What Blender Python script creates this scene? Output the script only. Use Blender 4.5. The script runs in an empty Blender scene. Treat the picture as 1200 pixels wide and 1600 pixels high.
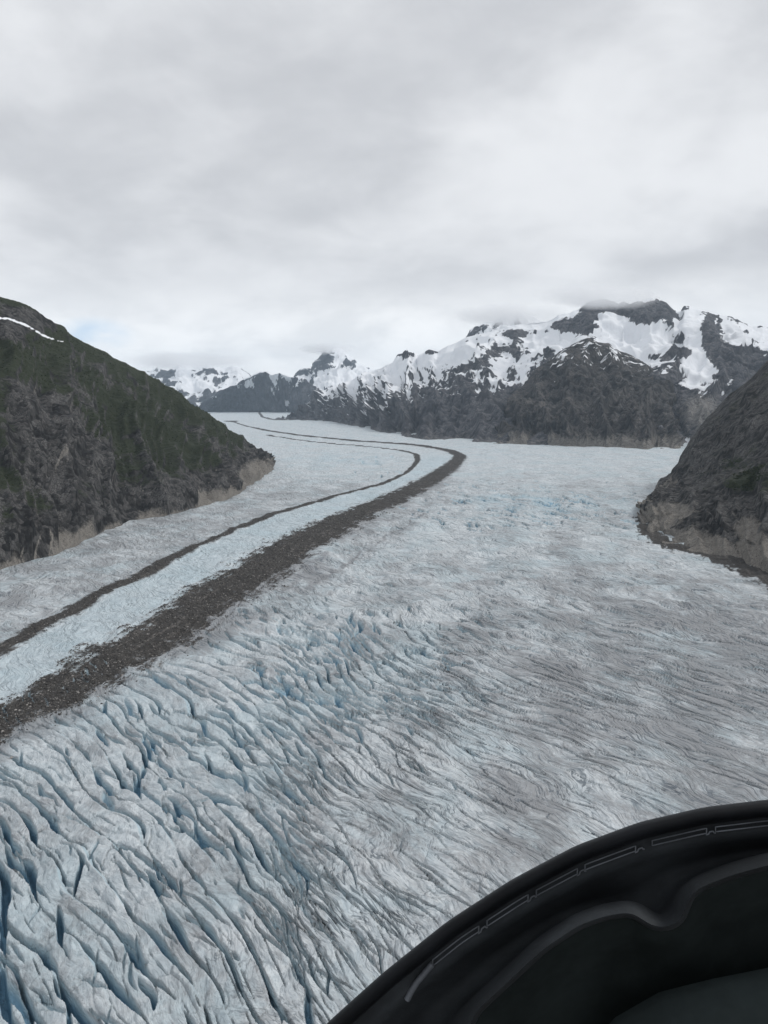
import bpy, math
import numpy as np

rng = np.random.default_rng(11)
SC = bpy.context.scene
COL = SC.collection

# ------------------------------------------------------------------ camera
H = 220.0                      # metres of the aircraft above the ice
PITCH = math.radians(8.3)
FOV = math.radians(66.0)
F = 800.0 / math.tan(FOV / 2)  # focal length in the photograph's own pixels
CP, SP = math.cos(PITCH), math.sin(PITCH)
cam = bpy.data.cameras.new('camera'); cam_o = bpy.data.objects.new('camera', cam); COL.objects.link(cam_o)
cam_o.location = (0, 0, H); cam_o.rotation_euler = (math.pi / 2 - PITCH, 0, 0)
cam.sensor_fit = 'VERTICAL'; cam.angle_y = FOV if hasattr(cam, 'angle_y') else FOV
cam.sensor_height = 24.0; cam.lens = 12.0 / math.tan(FOV / 2)
cam.clip_start = 0.05; cam.clip_end = 120000
SC.camera = cam_o

# ------------------------------------------------------------------ view
SC.view_settings.view_transform = 'Standard'; SC.view_settings.look = 'None'
SC.view_settings.exposure = 0.3; SC.view_settings.gamma = 1.0
SC.view_settings.use_curve_mapping = False
SC.cycles.use_denoising = True
SC.cycles.max_bounces = 8; SC.cycles.diffuse_bounces = 3; SC.cycles.volume_bounces = 6
SC.cycles.transparent_max_bounces = 12

# ------------------------------------------------------------------ node helper
class NT:
    def __init__(s, tree): s.t = tree; s.n = tree.nodes; s.l = tree.links; s.n.clear()
    def new(s, typ, **kw):
        n = s.n.new(typ)
        for k, v in kw.items(): setattr(n, k, v)
        return n
    def put(s, sock, v):
        if isinstance(v, bpy.types.NodeSocket): s.l.new(v, sock)
        elif isinstance(v, (tuple, list)):
            v = tuple(v)
            if sock.type == 'RGBA' and len(v) == 3: v = v + (1,)
            sock.default_value = v
        else: sock.default_value = v
    def m(s, op, a, b=None, c=None, clamp=False):
        n = s.new('ShaderNodeMath', operation=op); n.use_clamp = clamp
        s.put(n.inputs[0], a)
        if b is not None: s.put(n.inputs[1], b)
        if c is not None: s.put(n.inputs[2], c)
        return n.outputs[0]
    def vm(s, op, a, b=None):
        n = s.new('ShaderNodeVectorMath', operation=op); s.put(n.inputs[0], a)
        if b is not None: s.put(n.inputs[1], b)
        return n.outputs[0]
    def mix(s, f, a, b, mode='MIX'):
        n = s.new('ShaderNodeMix', data_type='RGBA', blend_type=mode); n.clamp_factor = True
        s.put(n.inputs[0], f); s.put(n.inputs[6], a); s.put(n.inputs[7], b)
        return n.outputs[2]
    def noise(s, vec, scale, detail=4, rough=0.55, dist=0.0, w=None):
        n = s.new('ShaderNodeTexNoise'); s.put(n.inputs['Vector'], vec)
        n.inputs['Scale'].default_value = scale; n.inputs['Detail'].default_value = detail
        n.inputs['Roughness'].default_value = rough; n.inputs['Distortion'].default_value = dist
        return n.outputs['Fac']
    def ss(s, x, lo, hi, a=0.0, b=1.0):
        n = s.new('ShaderNodeMapRange', interpolation_type='SMOOTHSTEP'); s.put(n.inputs[0], x)
        n.inputs[1].default_value = lo; n.inputs[2].default_value = hi
        n.inputs[3].default_value = a; n.inputs[4].default_value = b
        return n.outputs[0]
    def mapping(s, vec, rot=(0, 0, 0), scale=(1, 1, 1), loc=(0, 0, 0)):
        n = s.new('ShaderNodeMapping'); s.put(n.inputs[0], vec)
        n.inputs['Location'].default_value = loc; n.inputs['Rotation'].default_value = rot; n.inputs['Scale'].default_value = scale
        return n.outputs[0]
    def attr(s, name):
        n = s.new('ShaderNodeAttribute', attribute_name=name); return n.outputs['Fac']
    def pos(s): return s.new('ShaderNodeNewGeometry').outputs['Position']

def material(name):
    m = bpy.data.materials.new(name); m.use_nodes = True
    t = NT(m.node_tree); out = t.new('ShaderNodeOutputMaterial'); return m, t, out

# ------------------------------------------------------------------ world: overcast deck over a Nishita sky
SUN_EL, SUN_AZ = math.radians(42), math.radians(72)   # azimuth from +Y towards +X
w = bpy.data.worlds.new('World'); SC.world = w; w.use_nodes = True
t = NT(w.node_tree)
out = t.new('ShaderNodeOutputWorld'); bg = t.new('ShaderNodeBackground'); t.l.new(bg.outputs[0], out.inputs[0])
sky = t.new('ShaderNodeTexSky', sky_type='NISHITA'); sky.sun_disc = False
sky.sun_elevation = SUN_EL; sky.sun_rotation = SUN_AZ
tc = t.new('ShaderNodeTexCoord').outputs['Generated']
d = t.vm('NORMALIZE', tc)
sep = t.new('ShaderNodeSeparateXYZ'); t.put(sep.inputs[0], d)
zc = t.m('MAXIMUM', sep.outputs[2], 0.0)
den = t.m('ADD', zc, 0.30)
comb = t.new('ShaderNodeCombineXYZ')
t.put(comb.inputs[0], t.m('DIVIDE', sep.outputs[0], den)); t.put(comb.inputs[1], t.m('DIVIDE', sep.outputs[1], den))
deck = comb.outputs[0]
n1 = t.noise(t.mapping(deck, loc=(3.1, 0.4, 0)), 1.15, 4, 0.55, 0.3)
n2 = t.noise(t.mapping(deck, loc=(1.7, 5.2, 2)), 3.4, 6, 0.58, 0.35)
n3 = t.noise(t.mapping(d, scale=(1, 1, 2.2), loc=(0.3, 0.1, 0)), 7.0, 5, 0.6, 0.3)
nn = t.m('ADD', t.m('MULTIPLY', n1, 0.64), t.m('ADD', t.m('MULTIPLY', n2, 0.23), t.m('MULTIPLY', n3, 0.13)))
dens = t.ss(nn, 0.38, 0.62)
# far edge of the deck: paler below a ragged line near the horizon
edge = t.ss(t.m('ADD', zc, t.m('MULTIPLY', t.m('SUBTRACT', nn, 0.5), -0.14)), 0.075, 0.155)
body = t.mix(dens, (6.95, 7.08, 7.3), (4.75, 4.88, 5.15))
pale = t.mix(t.ss(n3, 0.35, 0.65), (8.6, 8.7, 8.8), (7.0, 7.15, 7.35))
cloud = t.mix(edge, pale, body)
# a small break where blue shows
hole_v = t.vm('SUBTRACT', d, (-0.338, 0.938, 0.071))
hs = t.new('ShaderNodeVectorMath', operation='LENGTH'); t.put(hs.inputs[0], t.vm('MULTIPLY', hole_v, (1.0, 1.0, 2.2)))
hole = t.m('MULTIPLY', t.ss(hs.outputs['Value'], 0.012, 0.055, 1.0, 0.0), t.ss(n3, 0.2, 0.5))
col = t.mix(t.m('MULTIPLY', hole, 0.85), cloud, t.mix(0.8, sky.outputs[0], (5.2, 6.7, 8.6)))
t.put(bg.inputs[0], col); bg.inputs[1].default_value = 0.1

sun = bpy.data.lights.new('sun', 'SUN'); sun.energy = 1.3; sun.angle = math.radians(14); sun.color = (1.0, 0.97, 0.93)
sun_o = bpy.data.objects.new('sun', sun); COL.objects.link(sun_o)
sun_o.rotation_euler = (math.radians(90) - SUN_EL, 0, math.pi - SUN_AZ)

# ------------------------------------------------------------------ numpy noise
_p = np.random.default_rng(5).permutation(256); _p = np.concatenate([_p, _p, _p]).astype(np.int32)
_g2 = np.stack([np.cos(np.arange(16) * math.pi / 8), np.sin(np.arange(16) * math.pi / 8)], 1).astype(np.float32)
def perlin(x, y):
    x = np.asarray(x, np.float32); y = np.asarray(y, np.float32)
    xi = np.floor(x).astype(np.int32); yi = np.floor(y).astype(np.int32)
    xf = x - xi; yf = y - yi; xi &= 255; yi &= 255
    u = xf * xf * xf * (xf * (xf * 6 - 15) + 10); v = yf * yf * yf * (yf * (yf * 6 - 15) + 10)
    def g(ix, iy, fx, fy):
        k = _p[_p[ix] + iy] & 15
        return _g2[k, 0] * fx + _g2[k, 1] * fy
    a = g(xi, yi, xf, yf); b = g(xi + 1, yi, xf - 1, yf)
    c = g(xi, yi + 1, xf, yf - 1); e = g(xi + 1, yi + 1, xf - 1, yf - 1)
    ab = a + u * (b - a); ce = c + u * (e - c)
    return (ab + v * (ce - ab)) * 1.45
def fbm(x, y, o=4, lac=2.03, gain=0.5):
    s = 0; a = 1.0; tot = 0
    for k in range(o):
        s = s + a * perlin(x + 17.3 * k, y - 9.1 * k); tot += a; a *= gain; x = x * lac; y = y * lac
    return s / tot
def ridged(x, y, o=4, lac=2.07, gain=0.5):
    s = 0; a = 1.0; tot = 0
    for k in range(o):
        s = s + a * (1 - np.abs(perlin(x + 31.7 * k, y + 4.9 * k))) ** 2; tot += a; a *= gain; x = x * lac; y = y * lac
    return s / tot
def _h(ix, iy, k): return _p[(_p[(_p[ix & 255] + iy) & 255] + k) & 255].astype(np.float32) / 255.0
def facets(x, y):
    """broken blocks: every cell a tilted plane; also the gap to the next cell"""
    x = np.asarray(x, np.float32); y = np.asarray(y, np.float32)
    xi = np.floor(x).astype(np.int32); yi = np.floor(y).astype(np.int32)
    f1 = np.full(x.shape, 9.0, np.float32); f2 = f1.copy(); hh = np.zeros_like(f1)
    for a in (-1, 0, 1):
        for b in (-1, 0, 1):
            cx, cy = xi + a, yi + b
            dx = x - cx - _h(cx, cy, 1); dy = y - cy - _h(cx, cy, 2); dd = dx * dx + dy * dy
            v = 0.9 * (_h(cx, cy, 3) - 0.5) + 1.3 * (_h(cx, cy, 4) - 0.5) * dx + 1.5 * (_h(cx, cy, 5) - 0.3) * dy
            m_ = dd < f1
            f2 = np.where(m_, f1, np.minimum(f2, dd)); hh = np.where(m_, v, hh); f1 = np.where(m_, dd, f1)
    return hh, np.sqrt(f2) - np.sqrt(f1)
def sstep(x, a, b):
    q = np.clip((x - a) / (b - a), 0, 1); return q * q * (3 - 2 * q)

# ------------------------------------------------------------------ geometry helpers
def ray(px, py):
    dx = (np.asarray(px, float) - 600) / F; dy = (800 - np.asarray(py, float)) / F
    return np.stack([dx, CP + dy * SP, -SP + dy * CP], -1)
def at(px, py, Y):                       # world point in that direction, Y metres ahead
    r = ray(px, py); k = np.asarray(Y, float) / r[..., 1]
    return r * k[..., None] + np.array([0, 0, H])
def on_ice(px, py, z=0.0):               # world point on the ice sheet
    r = ray(px, py); k = (z - H) / r[..., 2]
    return r * k[..., None] + np.array([0, 0, H])
def project(P):
    x = P[..., 0]; y = P[..., 1]; z = P[..., 2] - H
    fw = y * CP - z * SP; up = y * SP + z * CP
    return 600 + F * x / fw, 800 - F * up / fw

def make_mesh(name, V, Q, attrs=None, mat=None, smooth=True):
    me = bpy.data.meshes.new(name)
    V = np.ascontiguousarray(V, np.float32).reshape(-1, 3); Q = np.ascontiguousarray(Q, np.int32)
    k = Q.shape[1]
    me.vertices.add(len(V)); me.vertices.foreach_set('co', V.ravel())
    me.loops.add(Q.size); me.loops.foreach_set('vertex_index', Q.ravel())
    me.polygons.add(len(Q)); me.polygons.foreach_set('loop_start', np.arange(0, Q.size, k, dtype=np.int32))
    me.polygons.foreach_set('loop_total', np.full(len(Q), k, np.int32))
    me.polygons.foreach_set('use_smooth', np.full(len(Q), smooth, bool))
    for n, a in (attrs or {}).items():
        at_ = me.attributes.new(n, 'FLOAT', 'POINT'); at_.data.foreach_set('value', np.ascontiguousarray(a, np.float32).ravel())
    if mat: me.materials.append(mat)
    me.update(calc_edges=True)
    return me
def link(name, me, parent=None, label=None, cat=None, kind=None, group=None):
    o = bpy.data.objects.new(name, me); COL.objects.link(o)
    if parent: o.parent = parent
    if label: o['label'] = label
    if cat: o['category'] = cat
    if kind: o['kind'] = kind
    if group: o['group'] = group
    return o
def grid_quads(nr, nc):
    i = np.arange(nr * nc, dtype=np.int32).reshape(nr, nc)
    return np.stack([i[:-1, :-1], i[:-1, 1:], i[1:, 1:], i[1:, :-1]], -1).reshape(-1, 4)
def submesh(name, V, Q, sel, attrs, mat):
    q = Q[sel]; used = np.zeros(len(V), bool); used[q.ravel()] = True
    idx = np.cumsum(used) - 1
    return make_mesh(name, V[used], idx[q].astype(np.int32), {k: a[used] for k, a in attrs.items()}, mat)

# ------------------------------------------------------------------ materials
# crevasse strike: along-direction a, across-direction n
CA = np.array([0.46, -0.888]); CN = np.array([0.888, 0.46])
CROT = math.atan2(CA[1], CA[0])
def ice_material():
    m, t, out = material('glacier_ice')
    b = t.new('ShaderNodeBsdfPrincipled'); t.l.new(b.outputs[0], out.inputs[0])
    p = t.pos()
    wn = t.new('ShaderNodeTexNoise'); t.put(wn.inputs['Vector'], p); wn.inputs['Scale'].default_value = 0.011; wn.inputs['Detail'].default_value = 3
    wv_ = t.vm('MULTIPLY', t.vm('SUBTRACT', wn.outputs['Color'], (0.5, 0.5, 0.5)), (70, 70, 0))
    st = t.mapping(t.mapping(t.vm('ADD', p, wv_), rot=(0, 0, -CROT)), scale=(0.30, 1, 1))
    big = t.noise(p, 0.012, 4, 0.6, 0.6)
    mid = t.noise(st, 0.16, 5, 0.62, 0.8)
    fine = t.noise(st, 0.9, 4, 0.65, 0.5)
    iso = t.noise(p, 0.06, 6, 0.65, 1.0)
    blue, dirt, mor = t.attr('blue'), t.attr('dirt'), t.attr('moraine')
    crisp = t.noise(t.mapping(st, scale=(1.9, 1, 1)), 0.40, 6, 0.70, 0.8)
    base = t.mix(t.ss(t.m('ADD', t.m('MULTIPLY', iso, 0.5), t.m('MULTIPLY', crisp, 0.5)), 0.40, 0.60), (0.45, 0.495, 0.525), (0.68, 0.72, 0.74))
    base = t.mix(t.m('MULTIPLY', t.ss(big, 0.44, 0.64), 0.5), base, (0.45, 0.56, 0.605))
    iso2 = t.noise(p, 0.28, 5, 0.65, 0.8)
    dv = t.m('ADD', t.m('ADD', t.m('MULTIPLY', mid, 0.38), t.m('MULTIPLY', fine, 0.22)), t.m('ADD', t.m('MULTIPLY', iso, 0.35), t.m('MULTIPLY', iso2, 0.22)))
    dm = t.ss(t.m('ADD', dv, t.m('MULTIPLY', dirt, 0.42)), 0.68, 0.94)
    base = t.mix(t.m('MULTIPLY', dm, 0.8), base, (0.235, 0.238, 0.25))
    base = t.mix(t.ss(blue, 0.0, 0.55), base, (0.43, 0.55, 0.61))
    base = t.mix(t.ss(blue, 0.45, 1.0), base, (0.17, 0.33, 0.46))
    ln_ = t.m('ABSOLUTE', t.m('SUBTRACT', t.noise(st, 0.13, 3, 0.5, 0.6), 0.5))
    lg = t.m('MULTIPLY', t.ss(ln_, 0.004, 0.016, 1.0, 0.0), t.ss(t.noise(p, 0.02, 3, 0.6), 0.46, 0.62))
    ln2 = t.m('ABSOLUTE', t.m('SUBTRACT', t.noise(st, 0.055, 4, 0.55, 0.9), 0.5))
    lg2 = t.m('MULTIPLY', t.ss(ln2, 0.003, 0.014, 1.0, 0.0), t.ss(t.noise(p, 0.03, 3, 0.6), 0.40, 0.60))
    base = t.mix(t.m('MULTIPLY', t.m('MAXIMUM', lg, lg2), t.m('SUBTRACT', 0.8, t.m('MULTIPLY', t.attr('broken'), 0.5))), base, (0.10, 0.125, 0.15))
    grit = t.mix(t.ss(t.noise(p, 0.55, 5, 0.7), 0.3, 0.75), (0.032, 0.030, 0.028), (0.088, 0.082, 0.077))
    grit = t.mix(t.ss(t.attr('streak'), 0.55, 0.95), grit, (0.14, 0.128, 0.118))
    mm = t.ss(t.m('ADD', mor, t.m('MULTIPLY', t.m('SUBTRACT', t.noise(p, 0.25, 5, 0.7), 0.5), 0.6)), 0.26, 0.76)
    base = t.mix(mm, base, grit)
    t.put(b.inputs['Base Color'], base)
    t.put(b.inputs['Roughness'], t.mix(mm, (0.55,) * 3, (0.95,) * 3)); b.inputs['Specular IOR Level'].default_value = 0.25
    bp = t.new('ShaderNodeBump'); bp.inputs['Strength'].default_value = 0.9; bp.inputs['Distance'].default_value = 1.3
    crest = t.m('SUBTRACT', 1.0, t.m('MULTIPLY', ln2, 5.0), clamp=True); crest2 = t.m('SUBTRACT', 1.0, t.m('MULTIPLY', ln_, 5.0), clamp=True)
    hair = t.m('SUBTRACT', 1.0, t.m('MULTIPLY', t.attr('broken'), 0.8))
    ridg = t.m('MULTIPLY', hair, t.m('ADD', t.m('MULTIPLY', crest, -2.6), t.m('MULTIPLY', crest2, -1.2)))
    t.put(bp.inputs['Height'], t.m('ADD', ridg, t.m('ADD', t.m('ADD', t.m('MULTIPLY', fine, 0.7), t.m('MULTIPLY', crisp, 0.9)), t.m('MULTIPLY', mid, 1.6))))
    t.put(b.inputs['Normal'], bp.outputs[0])
    return m
def rock_material(name, dark, light, trim, veg_a, veg_b, sc=1.0, bumpd=4.0):
    m, t, out = material(name)
    b = t.new('ShaderNodeBsdfPrincipled'); t.l.new(b.outputs[0], out.inputs[0])
    p = t.pos()
    n1 = t.noise(p, 0.011 / sc, 6, 0.62, 0.5); n2 = t.noise(t.mapping(p, scale=(1, 1, 0.35)), 0.11 / sc, 6, 0.7, 0.5)
    n3 = t.noise(p, 0.35 / sc, 4, 0.7)
    vo = t.new('ShaderNodeTexVoronoi', feature='F1'); t.put(vo.inputs['Vector'], t.mapping(p, rot=(0.25, 0.35, 0), scale=(1, 1, 0.45))); vo.inputs['Scale'].default_value = 0.085 / sc
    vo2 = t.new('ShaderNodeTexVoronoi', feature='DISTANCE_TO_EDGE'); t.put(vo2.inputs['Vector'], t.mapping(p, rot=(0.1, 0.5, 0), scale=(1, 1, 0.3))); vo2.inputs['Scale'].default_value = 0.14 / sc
    vsep = t.new('ShaderNodeSeparateColor'); t.put(vsep.inputs[0], vo.outputs['Color'])
    base = t.mix(t.ss(t.m('ADD', t.m('ADD', t.m('MULTIPLY', n1, 0.55), t.m('MULTIPLY', n2, 0.30)), t.m('MULTIPLY', vsep.outputs[0], 0.15)), 0.40, 0.66), dark, light)
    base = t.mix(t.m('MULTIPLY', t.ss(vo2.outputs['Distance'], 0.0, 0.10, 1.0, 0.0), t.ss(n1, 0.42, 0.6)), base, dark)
    pale = t.attr('pale')
    base = t.mix(t.ss(t.m('ADD', pale, t.m('MULTIPLY', t.m('SUBTRACT', n2, 0.5), 0.9)), 0.3, 0.75), base, t.mix(t.ss(t.m('ADD', t.m('MULTIPLY', n3, 0.5), t.m('MULTIPLY', n2, 0.5)), 0.32, 0.54), dark, trim))
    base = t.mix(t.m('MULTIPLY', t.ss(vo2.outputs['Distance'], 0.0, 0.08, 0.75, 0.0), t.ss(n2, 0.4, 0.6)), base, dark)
    vg = t.ss(t.m('ADD', t.attr('veg'), t.m('MULTIPLY', t.m('SUBTRACT', n2, 0.5), 1.3)), 0.38, 0.62)
    base = t.mix(vg, base, t.mix(t.ss(n3, 0.35, 0.65), veg_a, veg_b))
    sn = t.ss(t.m('ADD', t.attr('snow'), t.m('MULTIPLY', t.m('SUBTRACT', n2, 0.5), 0.45)), 0.36, 0.64)
    base = t.mix(sn, base, (0.80, 0.82, 0.85))
    t.put(b.inputs['Base Color'], base); b.inputs['Roughness'].default_value = 0.9; b.inputs['Specular IOR Level'].default_value = 0.15
    bp = t.new('ShaderNodeBump'); bp.inputs['Distance'].default_value = bumpd * sc; bp.inputs['Strength'].default_value = 0.9
    t.put(bp.inputs['Height'], t.m('MULTIPLY', t.m('ADD', t.m('ADD', t.m('MULTIPLY', n2, 0.6), t.m('MULTIPLY', vo.outputs['Distance'], -1.3)), t.m('MULTIPLY', n3, 0.3)), t.m('SUBTRACT', 1.0, t.m('MULTIPLY', sn, 0.8))))
    t.put(b.inputs['Normal'], bp.outputs[0])
    return m
ICE = ice_material()

# ------------------------------------------------------------------ the glacier
def edges(up, lo):                         # two traced edges of a band -> centre line + half width on the ice
    s = np.linspace(0, 1, 80)
    def rs(c):
        c = np.array(c, float); k = np.linspace(0, 1, len(c))
        P = on_ice(c[:, 0], c[:, 1])[:, :2]
        return np.stack([np.interp(s, k, P[:, 0]), np.interp(s, k, P[:, 1])], 1)
    A, B = rs(up), rs(lo); C = (A + B) / 2
    def near_(P, L):
        m_ = np.full(len(P), 1e9)
        for i in range(len(L) - 1):
            e = L[i + 1] - L[i]; k = np.clip(((P - L[i]) @ e) / (e @ e + 1e-9), 0, 1)
            m_ = np.minimum(m_, np.linalg.norm(P - L[i] - k[:, None] * e, axis=1))
        return m_
    return C, (near_(C, A) + near_(C, B)) / 2
WIDE = edges(
    [(-160, 1205), (-80, 1155), (0, 1110), (100, 1055), (200, 992), (260, 958), (330, 908), (400, 868), (450, 836), (520, 808), (590, 778), (650, 749), (690, 725), (702, 713), (690, 705), (645, 697), (560, 691), (480, 683), (420, 675), (385, 667), (360, 659)],
    [(-160, 1255), (-80, 1205), (0, 1152), (100, 1112), (200, 1062), (280, 1014), (350, 964), (420, 918), (480, 872), (545, 830), (625, 790), (690, 757), (725, 730), (738, 713), (715, 703), (650, 693), (560, 687.5), (480, 680), (420, 671.5), (385, 664.5), (360, 657)])
THIN = edges(
    [(-160, 1090), (-80, 1045), (0, 1004), (100, 952), (200, 900), (300, 853), (380, 817), (450, 793), (540, 769), (598, 753), (636, 736), (650, 720), (648, 711), (620, 703), (560, 697), (480, 690), (420, 681)],
    [(-160, 1112), (-80, 1066), (0, 1024), (100, 968), (200, 914), (300, 863), (380, 824), (450, 799), (540, 773), (602, 756), (641, 738), (656, 720), (653, 709), (622, 701.5), (560, 695.7), (480, 688.7), (420, 679.9)])
WIDE = (WIDE[0], WIDE[1] * np.interp(np.arange(80), [0, 36, 50, 79], [1.2, 1.1, 0.62, 0.7])); THIN = (THIN[0], THIN[1] * np.interp(np.arange(80), [0, 50, 79], [1.2, 1.0, 0.8]))
LOOP = edges([(407, 640.5), (403, 645), (408, 652), (425, 656), (445, 657)], [(411, 640.5), (407, 645), (412, 650.5), (427, 654.5), (446, 655.5)])

def band(x, y, cl, hw):                    # nearest distance / half width, and the signed side
    best = np.full(x.shape, 1e9, np.float32); wid = np.ones(x.shape, np.float32); side = np.zeros(x.shape, np.float32)
    for i in range(len(cl) - 1):
        ax, ay = cl[i]; bx, by = cl[i + 1]; ex, ey = bx - ax, by - ay; L2 = ex * ex + ey * ey + 1e-9
        k = np.clip(((x - ax) * ex + (y - ay) * ey) / L2, 0, 1)
        dx = x - ax - k * ex; dy = y - ay - k * ey
        dd = dx * dx + dy * dy
        mk = dd < best
        best = np.where(mk, dd, best); wid = np.where(mk, hw[i] + k * (hw[i + 1] - hw[i]), wid)
        side = np.where(mk, ex * dy - ey * dx, side)
    return np.sqrt(best), wid, np.sign(side)

# rows: even steps seen from the aircraft, so that near crevasses get fine cells
pyr = np.concatenate([np.linspace(2600, 1720, 30)[:-1], np.linspace(1720, 1300, 250)[:-1], np.linspace(1300, 780, 430)[:-1], np.linspace(780, 690, 70)[:-1], np.linspace(690, 634.5, 70)])
rows = on_ice(np.full(len(pyr), 600.0), pyr)[:, 1]
tx = np.concatenate([np.linspace(-3.2, -0.54, 30)[:-1], np.linspace(-0.54, 0.54, 880), np.linspace(0.54, 3.2, 30)[1:]])
dep = rows * CP + H * SP
GX = (dep[:, None] * tx[None, :]).astype(np.float32); GY = np.repeat(rows[:, None], len(tx), 1).astype(np.float32)
NR, NC = GX.shape

dw, ww, sw_ = band(GX, GY, *WIDE)
dt, wt, st_ = band(GX, GY, *THIN)
dl, wl, _ = band(GX, GY, *LOOP)
wt = np.maximum(wt, 0.30 * np.gradient(rows)[:, None] * (GY > 2300))
rag = fbm(GX / 26, GY / 26, 4) * 0.75 + fbm(GX / 7, GY / 7, 2) * 0.35
near = sstep(2400 - GY, 0, 900)
e_w = (dw - ww) / np.clip(ww, 6, 40)
e_t = (dt - wt) / np.clip(wt, 3, 14)
rag = rag + 0.5 * fbm(sw_ * dw / 6.0, GY / 70, 3)
mor_w = sstep(-e_w + rag * (0.35 + 0.55 * near), -0.7, 0.7)
mor_t = 0.9 * sstep(-e_t + rag * (0.35 + 0.55 * near), -0.8, 0.8)
mor_l = 0.9 * sstep(-(dl - wl) / np.clip(wl, 10, 80) + rag * 0.4, -0.5, 0.5)
right_of = (sw_ < 0)                       # camera side of the wide band
mid_strip = np.clip((1 - mor_w) * (1 - mor_t) * (~right_of) * (st_ < 0), 0, 1) * sstep(3300 - GY, 0, 500)
beyond = (st_ > 0) * 1.0

FOOT = on_ice(*np.array([(1002, 808), (1013, 834), (1033, 849), (1062, 859), (1090, 864), (1117, 869), (1158, 884), (1200, 903), (1300, 950), (1450, 1012)], float).T)[:, :2]
df, _, _ = band(GX, GY, FOOT, np.ones(len(FOOT)))
LFOOT = on_ice(*np.array([(-200, 937), (-90, 907), (0, 888), (70, 870), (120, 852), (150, 837), (165, 828), (205, 817), (260, 807), (310, 792), (345, 786), (380, 767), (402, 752), (426, 737)], float).T)[:, :2]
dlf, _, _ = band(GX, GY, LFOOT, np.ones(len(LFOOT)))
mor_f = np.maximum(sstep(1.1 * np.exp(-df / (16 + 42 * sstep(1500 - GY, 100, 700))) + 0.5 * rag, 0.35, 0.75) * sstep(75 - df, 0, 60), 0.45 * sstep(np.exp(-dlf / 8) + 0.5 * rag, 0.35, 0.85) * sstep(26 - dlf, 0, 20))

# crevasse coordinates, bent by slow warps
rotn = fbm(GX / 260 + 3.3, GY / 320, 2) * 0.5
wx = GX + 11 * fbm(GX / 95, GY / 95, 2); wy = GY + 11 * fbm(GX / 95 + 50, GY / 95 + 8, 2)
U = (wx * CA[0] + wy * CA[1]).astype(np.float32); Vv = (wx * CN[0] + wy * CN[1]).astype(np.float32)
Vv = Vv + rotn * 22 + (-0.44 * wx + 17.0 * np.tanh((wx + 30) / 50.0)).astype(np.float32)   # the strike swings across the glacier

PX, PY = project(np.stack([GX, GY, np.zeros_like(GX)], -1))
# how broken the ice is, from place to place
chaos = 1.0 * np.exp(-(((GX + 180) / 135) ** 2 + ((GY - 390) / 210) ** 2))
chaos += 0.45 * np.exp(-(((GX + 60) / 120) ** 2 + ((GY - 600) / 150) ** 2))
chaos += 0.7 * np.exp(-(((GX - 330) / 200) ** 2 + ((GY - 1650) / 210) ** 2))
chaos += 0.8 * np.exp(-(((GX + 170) / 220) ** 2 + ((GY - 2850) / 450) ** 2)) * beyond
chaos += 0.42
chaos *= (1 + 0.6 * fbm(GX / 70, GY / 110, 3))
right_calm = sstep(GX / np.clip(GY, 200, 1e9), -0.22, 0.10) * sstep(600 - GY, 0, 260)
chaos *= (1 - 0.62 * right_calm)
chaos = np.clip(chaos, 0.05, 1.35)
chaos = np.where(right_of, chaos, np.where(beyond > 0, np.minimum(chaos, 0.14 + 0.9 * sstep(GY, 1900, 2300)), 0.10 + 0 * chaos))
edge_soft = sstep(dw - ww, -4, 26); chaos = chaos * np.where(right_of, 0.15 + 0.85 * edge_soft, 1)

DY = np.gradient(rows)[:, None] * np.ones_like(GX)
DX = (dep[:, None] * np.gradient(tx)[None, :])
# swells, long rounded slabs stepped one above the other, and the slots that open between them
fade = sstep(2600 - GY, 0, 1900)
swell = 5.0 * fbm(GX / 150, GY / 170, 3) + 2.4 * fbm(U / 70 + 9, Vv / 38, 2)
crack = np.zeros_like(GX); face = np.zeros_like(GX); slab = np.zeros_like(GX)
def slabs(lam_, su, sv, wob, open_len, wmax, depth, amp, seed, bias):
    global crack, face, slab
    ph = Vv / lam_ + wob * fbm(U / su + seed, Vv / sv + 5, 2)
    gx_ = np.gradient(ph, axis=1) / np.gradient(GX, axis=1)
    gy_ = (np.gradient(ph, axis=0) - gx_ * tx[None, :] * np.gradient(dep)[:, None]) / DY
    idx = np.floor(ph); fr = ph - idx
    steep_ = np.clip(np.hypot(gx_, gy_), 0.35 / lam_, 3.5 / lam_)     # phase per metre across
    qcell = np.abs(gx_) * DX + np.abs(gy_) * DY; cell = qcell / steep_
    key = idx * 3.713 + seed * 1.7
    op = perlin(U / open_len + idx * 0.37, key) + 0.35 * perlin(U / (open_len * 0.33), key + 90) + bias
    up = sstep(perlin(U / (open_len * 1.5) + 40, key + 13), -0.5, 0.4)
    lod = sstep(0.22 - qcell, 0, 0.11)
    wv = np.maximum(wmax * np.clip(op, 0, 0.8) * sstep(chaos, 0.12, 0.95), 0.6 * cell * sstep(op, 0.0, 0.15)) + 1e-3
    dist_ = np.minimum(fr, 1 - fr) / steep_
    k = np.clip(1 - dist_ / wv, 0, 1)
    c = depth * np.clip(op * 2.2, 0, 1) * np.clip(k * 1.7, 0, 1) ** 0.85 * sstep(chaos, 0.1, 0.8) * lod
    crack = np.maximum(crack, c)
    rise = np.where(fr < 0.82, (fr / 0.82) ** 0.8, (1 - (fr - 0.82) / 0.18) ** 1.2)
    slab = slab + amp * up * rise * chaos * lod
    f_ = np.where(fr > 0.84, np.sin((fr - 0.84) / 0.16 * 3.1416), 0) * up * sstep(chaos, 0.45, 1.0)
    face = np.maximum(face, f_ * min(1, amp / 2.2) * lod)
slabs(8.8, 90, 42, 1.05, 32, 3.1, 10.5, 2.2, 0.0, 0.29)
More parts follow.
